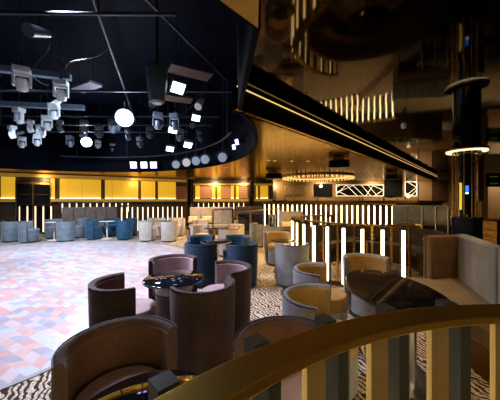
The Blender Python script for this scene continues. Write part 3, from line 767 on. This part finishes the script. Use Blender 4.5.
# warm lit wall and shelf at far right
struct(MB().box((11.6, 11.3, 1.65), (2.6, .1, 1.9)).build('wall_alcove', 'wall_brown', smooth=False))
t = thing('menu_board', 'small dark board with two dim green lines at far right', 'board', at(493,180,9.5))
MB().box((0,0,0), (.5,.06,.5)).build('board', 'black_paint', t, smooth=False)
for z in (.12, -.13): MB().box((0,-.035,z), (.30,.01,.035)).build('text_line', 'led_green', t, smooth=False)

# ------------------------------------------------------------------ soffit fittings
t = thing('ring_chandelier', 'wide round crystal chandelier set flush in the bronze ceiling', 'chandelier', (3.42, 13.2, ZS))
MB().arc((0,0), 1.55, 1.8, -.07, -.001, 0, 2*pi, 64).build('ring_frame', 'brass', t)
cr = None
for k in range(90):
    a = 2*pi*k/90; rr = 1.62+.12*(k % 2)
    if cr is None: cr = o = MB().lathe([(0,-.17),(.030,-.13),(.026,-.09),(.012,-.07)], n=6).build('crystal', 'crystal', t, smooth=False)
    else: o = cr.copy(); C.objects.link(o)
    o.location = (rr*cos(a), rr*sin(a), 0)
MB().arc((0,0), 1.50, 1.55, -.05, -.02, 0, 2*pi, 64).build('light_strip', 'led_gold', t)
def speaker(px, py, wd, label):
    Y = (ZS-.16-EYE)*260/(200-py)
    x = at(px,py,Y)[0]
    t = thing('ceiling_speaker', label, 'speaker', (x, Y, ZS), face(x, Y, 0, 0)+pi, 'black ceiling speakers')
    MB().box((0,0,-.18), (wd,.24,.22)).build('cabinet', 'black_base', t, bevel=.01)
    MB().box((0,-.125,-.18), (wd*.9,.012,.18)).build('grille', 'black_paint', t, smooth=False)
    m = MB(); m.box((0,0,-.035), (wd*.5,.05,.06)); m.box((0,0,-.01), (wd*.7,.1,.018)); m.build('bracket', 'bronze_dark', t, smooth=False)
speaker(339, 163.5, .56, 'larger black speaker box under the bronze ceiling')
speaker(273.5, 175.5, .66, 'black speaker box under the bronze ceiling, left of the chandelier')
speaker(391.5, 176.5, .46, 'black speaker box under the bronze ceiling above the right screen')
for (px, py, tx) in ((269,160,'left of a close pair'), (275,160.5,'right of a close pair'), (308,161,'by the large speaker'), (216,166.5,'near the void edge, left'), (226,167.5,'near the void edge, right'), (292,161,'centre of the bronze ceiling'), (240,175,'before the second dark column')):
    Y = (ZS-EYE)*260/(200-py); x = at(px,py,Y)[0]
    t = thing('downlight', 'tiny recessed downlight in the bronze ceiling, '+tx, 'ceiling light', (x, Y, ZS), 0, 'tiny recessed downlights')
    MB().arc((0,0), .035, .06, -.012, -.001, 0, 2*pi, 20).build('trim_ring', 'brass', t)
    MB().lathe([(.034,-.008),(.034,-.002)], n=16).build('lens', 'led_warm_far', t)
for (px, py) in ((281, 129), (303, 137)):
    Y = 3.7; 
    k = (px-250)/260; # where the sight line meets the fascia
    tt = (k*LP0.y-LP0.x)/(LD.x-k*LD.y); q_ = LPt(tt)+nrm*.07
    t = thing('sprinkler', 'small brass sprinkler under the black fascia, %s' % ('left' if px < 290 else 'right'), 'sprinkler', (q_.x, q_.y, ZS-.01), 0, 'brass sprinklers')
    MB().tube((0,0,-.05), (0,0,.0), .008).build('stem', 'brass', t); MB().tube((-.05,0,-.05), (.05,0,-.05), .006).build('arm', 'brass', t)
t = thing('ceiling_spotlight', 'small pale spotlight hanging below the mirror ceiling at right', 'spotlight', (2.9, 4.9, ZM))
MB().tube((0,0,-.0), (0,0,-.10), .012).build('stem', 'black_base', t); MB().lathe([(.035,-.20),(.05,-.17),(.045,-.11),(.02,-.09)], n=20).build('shade', 'white_paint', t)

# ------------------------------------------------------------------ lighting void: pipes, moving heads, floods
def pipe(p, q, label, r=.025, box=False):
    p, q = Vector(p), Vector(q); c = (p+q)/2
    t = thing('lighting_bar', label, 'lighting bar', c, 0, 'black lighting bars over the dance floor')
    a, b = p-c, q-c
    if box: MB().bar(a, b, .12, .12).build('beam', 'beam_steel', t, smooth=False)
    else: MB().tube(a, b, r, n=10).build('pipe', 'truss_steel', t)
    for f in (.12, .88):
        d = a+(b-a)*f; MB().tube(d, (d.x, d.y, ZV-c.z), .012, n=8).build('hanger', 'truss_steel', t)
    return t
HZ = 3.95
pipe((-6.4, 4.6, HZ+.12), (-3.75, 5.45, HZ+.12), 'thick steel beam carrying the nearest moving lights at left', box=True)
pipe((-8.6, 6.3, HZ), (-4.4, 6.9, HZ), 'thick steel beam behind the nearest moving lights', box=True)
for i, (y, x0, x1, tx) in enumerate(((3.4,-9.6,-1.0,'nearest, high above the dance floor'), (5.9,-10.4,-.4,'second from the camera'), (7.7,-9.6,-.9,'third from the camera'), (8.6,-9.2,-1.3,'fourth from the camera'), (9.5,-8.4,-2.3,'farthest from the camera'))):
    pipe((x0, y, HZ+.05), (x1, y+.1, HZ+.05), 'long thin lighting bar, '+tx)
for (x0, y0, x1, y1, tx) in ((-2.2,2.0,-.6,6.4,'right of the hanging dark can'), (-1.5,1.5,-4.2,9.6,'diagonal, crossing the middle'), (-4.6,1.6,-8.8,8.6,'diagonal, at the left')):
    pipe((x0,y0,4.35+.12*(x0 < -2)+.12*(x0 < -4)), (x1,y1,4.35+.12*(x0 < -2)+.12*(x0 < -4)), 'high lighting bar, '+tx, .024)
def make_head(label, mat):
    t = thing('moving_head_light', label, 'stage light', (0,0,0))
    MB().box((0,0,-.10), (.30,.24,.14)).build('base', mat, t, bevel=.02)
    m = MB(); m.box((0,0,-.005), (.06,.05,.07)); m.box((-.08,0,-.02), (.03,.05,.05)); m.box((.08,0,-.02), (.03,.05,.05)); m.build('clamp', 'truss_steel', t, smooth=False)
    m = MB(); m.box((0,0,-.19), (.30,.10,.05)); m.box((-.145,0,-.32), (.04,.11,.26)); m.box((.145,0,-.32), (.04,.11,.26)); m.build('yoke', mat, t, bevel=.012)
    MB().tube((0,0,0), (0,0,1.7), .008, n=6).build('hanger', 'truss_steel', t)
    h = MB().lathe([(.03,.12),(.085,.10),(.105,.02),(.11,-.10),(.10,-.15),(.09,-.155)], n=24).build('head', mat, t)
    h.location = (0,0,-.38); h.rotation_euler = (R(24), 0, 0)
    MB().lathe([(.085,-.157),(.088,-.162),(.06,-.172),(0,-.176)], n=24).build('lens', 'lens_glass', h)
    return t
hp = {'light_body': None, 'light_body_dark': None}
def head(px, py, z, label, mat='light_body', rz=0, sc=1):
    Y = (z-.25-EYE)*260/(200-py); x = at(px,0,Y)[0]
    if hp[mat] is None: t = hp[mat] = make_head(label, mat)
    else: t = dup(hp[mat], (0,0,0), 0, label)
    t.location = (x, Y, z); t.rotation_euler = (0,0,rz); t.scale = (sc*.78,)*3; t['group'] = 'moving head stage lights'
for args in ((22,80,3.9,'large white moving head stage light at far left, nearest of all','light_body',.5,1.05),
             (61,92,3.9,'white moving head stage light, second nearest, in the slanting row','light_body',.3,1.0),
             (54,113,3.9,'white moving head stage light, third down the slanting row','light_body',.2,.95),
             (47,124,3.9,'white moving head stage light, fourth down the slanting row','light_body',.4,1),
             (41,132,3.9,'white moving head stage light, fifth down the slanting row','light_body',.1,1),
             (37,141,3.9,'white moving head stage light, lowest of the slanting row','light_body',.8,1),
             (19,117,3.9,'dim blue grey moving head stage light left of the slanting row','light_body',-.3,1),
             (12,133,3.9,'small moving head stage light at far left edge, low','light_body',-.5,1),
             (22,143,3.9,'small moving head stage light at lower left cluster','light_body',.9,1),
             (99,132,3.9,'dark moving head stage light between the two bright lamps','light_body_dark',.2,1),
             (113,127,3.9,'dark moving head stage light just left of the big bright lamp','light_body_dark',1.0,1),
             (113,149,3.9,'small moving head stage light below the big bright lamp','light_body_dark',.2,1),
             (158,121,3.9,'dark moving head stage light right of the big bright lamp','light_body_dark',.4,1.1),
             (175,122,3.9,'dark moving head stage light below the hanging can','light_body_dark',-.2,1.1),
             (140,143,3.9,'dark moving head stage light above the purple floods','light_body_dark',-.4,1),
             (180,136,3.9,'dark moving head stage light left of the middle cool flood','light_body_dark',.7,1),
             (30,128,3.9,'small white moving head stage light left of the slanting row, middle height','light_body',-.6,.9),
             (28,147,3.9,'lowest small moving head stage light of the lower left cluster','light_body',.5,.9),
             (8,150,3.9,'tiny moving head stage light at the far left edge, lowest','light_body_dark',.2,.9),
             (47,147,3.9,'tiny pale moving head stage light right of the lower left cluster','light_body',-.2,.8),
             (60,128,3.9,'dim moving head stage light right of the slanting row','light_body_dark',-.9,.9),
             (84,128,3.9,'dim moving head stage light above the smaller bright lamp','light_body_dark',.5,.9),
             (98,146,3.9,'pale moving head stage light between and below the two bright lamps','light_body',.9,.8),
             (128,136,3.9,'dark moving head stage light just below the big bright lamp','light_body_dark',-.7,.9),
             (150,134,3.9,'dark moving head stage light left of the dimmer cool flood','light_body_dark',.9,.9),
             (200,137,3.9,'dim moving head stage light right of the cool floods','light_body_dark',-.6,.9),
             (70,142,3.9,'dark moving head stage light left of the small bright lamp','light_body_dark',.2,1)):
    head(*args)
def bright(px, py, z, r, label, aim=(0,0,1.2)):
    Y = (z-EYE)*260/(200-py); x = at(px,0,Y)[0]
    t = thing('spot_lamp', label, 'stage light', (x, Y, z), 0, 'blazing white spot lamps')
    d = (Vector(aim)-Vector((x, Y, z))).normalized()
    MB().tube(d*-.26, d*0, r*.6, r*1.12, 24).build('housing', 'light_body_dark', t)
    MB().tube(d*.0, d*.012, r, r, 24).build('lens', 'led_cool', t)
    MB().bar((0,0,r), (0,0,HZ+.05-z+.02), .02, .02).build('yoke', 'truss_steel', t, smooth=False)
    l = bpy.data.lights.new('lamp_glow', 'POINT'); l.energy = 130; l.color = COOL; l.shadow_soft_size = .1
    lo = bpy.data.objects.new('lamp_glow', l); C.objects.link(lo); lo.location = Vector((x, Y, z))+d*.25
bright(124.5, 118, 3.6, .20, 'big blazing white spot lamp hanging over the dance floor')
bright(86.5, 142, 3.6, .16, 'smaller blazing white spot lamp, left of and beyond the big one')
def flood(px, py, z, wd, label, mat='led_cool_flood', rot=(0,0,0), group='square cool white floodlights'):
    Y = (z-EYE)*260/(200-py); x = at(px,0,Y)[0]
    t = thing('flood_light', label, 'stage light', (x, Y, z), 0, group); t.rotation_euler = rot
    MB().box((0,0,.05), (wd*1.15, wd*1.15, .10)).build('housing', 'light_body_dark', t, bevel=.01)
    MB().box((0,0,-.006), (wd, wd, .01)).build('lens', mat, t, smooth=False)
    MB().box((0,0,.17), (.03,.03,.16)).build('bracket', 'truss_steel', t, smooth=False)
for (px, py, z, wd, rz, tx) in ((178,88,3.7,.24,.5,'nearest and highest, right of the hanging can'), (196,118,3.7,.20,.3,'second, centre right of the void'), (173,130,3.6,.24,.4,'dimmer one left of the second'),
                                (188,145,3.3,.24,.4,'far right one of the lowest two'), (170,149,3.3,.24,.4,'far left one of the lowest two')):
    flood(px, py, z, wd, 'square cool white floodlight, '+tx, rot=(R(-30),R(6),rz))
for (px, tx) in ((133.5,'left of three'), (144,'middle of three'), (153.5,'right of three')):
    flood(px, 165, 2.9, .25, 'glowing purple white flood lamp, %s at the void edge' % tx, 'led_purple', (R(-80),0,0), 'purple flood lamps')
for (px, py, tx) in ((237,142,'upper'), (234,147,'middle'), (231.5,151,'lower')):
    flood(px, py, 3.05, .14, 'narrow purple flood lamp at the right void edge, '+tx, 'led_purple', (R(-75),0,R(-55)), 'purple flood lamps')
for i, (px, py) in enumerate(((176,165), (186.5,163), (196,161.5), (205,160), (222.5,158))):
    z = 2.80; Y = (z-EYE)*260/(200-py)-.12; x = at(px,0,Y)[0]
    t = thing('par_can', 'round par can lamp in the row along the void edge, %s' % ('leftmost','second from left','middle','fourth from left','rightmost and bluest')[i], 'stage light', (x, Y, z), 0, 'par cans along the void edge')
    d = (Vector((-2.5,0,1.6))-Vector((x,Y,z))).normalized()
    MB().tube(d*-.22, d*0, .10, .15, 20).build('can', 'light_body_dark', t); MB().tube(d*0, d*.012, .14, .14, 20).build('lens', 'lens_glass' if i != 1 else 'white_paint', t)
    MB().tube((0,0,.18), (0,0,ZV-z), .012, n=8).build('hanger', 'truss_steel', t)
    MB().path([(.19*cos(a_), 0, .19*sin(a_)) for a_ in [pi*k/10 for k in range(11)]], .012).build('yoke', 'truss_steel', t)
pipe_z = 3.22
t = thing('lighting_bar', 'curved lighting bar following the far void edge above the par cans', 'lighting bar', (VC[0], VC[1], pipe_z), 0, 'black lighting bars over the dance floor')
MB().path([(5.3*cos(a_), 5.3*sin(a_), 0) for a_ in [R(15+i*2.5) for i in range(39)]], .025, 8).build('pipe', 'truss_steel', t)
for k in range(5):
    a_ = R(20+k*21); MB().tube((5.3*cos(a_), 5.3*sin(a_), 0), (5.3*cos(a_), 5.3*sin(a_), ZV-pipe_z), .012, n=8).build('hanger', 'truss_steel', t)
# hanging dark can
Y = 4.7; x = at(157,0,Y)[0]
t = thing('projector_can', 'long dark tapered projector can hanging from the black ceiling', 'projector', (x, Y, 3.25))
MB().lathe([(.10,0),(.13,.02),(.17,.3),(.19,.62),(.17,.66)], n=28).build('housing', 'light_body_dark', t)
MB().lathe([(.06,-.012),(.08,-.008),(.08,.001)], n=20).build('lens', 'lens_glass', t)
MB().tube((0,0,.64), (0,0,ZV-3.25), .03).build('hanger', 'truss_steel', t)
# duct panels overhead
for (x, y, z, w_, h_, rz, tx) in ((-1.3,5.7,4.3,.9,.4,.5,'brown, above the second flood'), (-2.0,6.9,4.2,.9,.4,.4,'brown, beyond the hanging can'), (-3.9,6.2,4.2,.8,.3,-.5,'grey, right of the white moving lights')):
    t = thing('ceiling_baffle', 'flat ceiling baffle, '+tx, 'ceiling panel', (x,y,z), rz, 'flat ceiling baffles')
    MB().box((0,0,0), (w_,h_,.05)).build('panel', 'baffle_brown' if 'brown' in tx else 'baffle_grey', t, smooth=False)
    for s_ in (-.35, .35): MB().tube((s_*w_,0,.02), (s_*w_,0,ZV-z), .008, n=6).build('hanger', 'truss_steel', t)

rg = random.Random(11)
sides = ('left', 'centre left', 'centre', 'centre right', 'right')
for k in range(16):
    x = -9.4+k*.55; y = (3.45, 5.98, 7.78, 8.68)[k % 4]
    if math.hypot(x-VC[0], y-VC[1]) > 5.0: y = 5.98
    t = thing('profile_lamp', 'small dim profile lamp clamped under a lighting bar, %s of the black void' % sides[min(4, k//4+(k > 13))], 'stage light', (x, y, HZ), rg.uniform(-.8,.8), 'small dim profile lamps')
    a_ = rg.uniform(.3, .9)
    MB().tube((0,0,-.02), (0,0,-.14), .012, n=8).build('clamp', 'truss_steel', t)
    MB().tube((0,.16*cos(a_),-.22+.16*sin(a_)), (0,-.18*cos(a_),-.22-.18*sin(a_)), .055, .085, 14).build('barrel', rg.choice(['light_body_dark','light_body']), t)
for k in range(8):
    x0 = -9.2+k*.85; y0 = 4.4+(k*37 % 10)*.35
    pts = [(i/10*1.6, .15*sin(i*.9+k), .25-.5*sin(pi*i/10)) for i in range(11)]
    o = MB().path(pts, .011, 6).build('cable', 'truss_steel'); o.location = (x0, y0, 4.25); o.rotation_euler = (0,0,rg.uniform(-1,1))
    tag(o, 'sagging black cable slung between the lighting bars', 'cable', 'sagging cables in the lighting void')
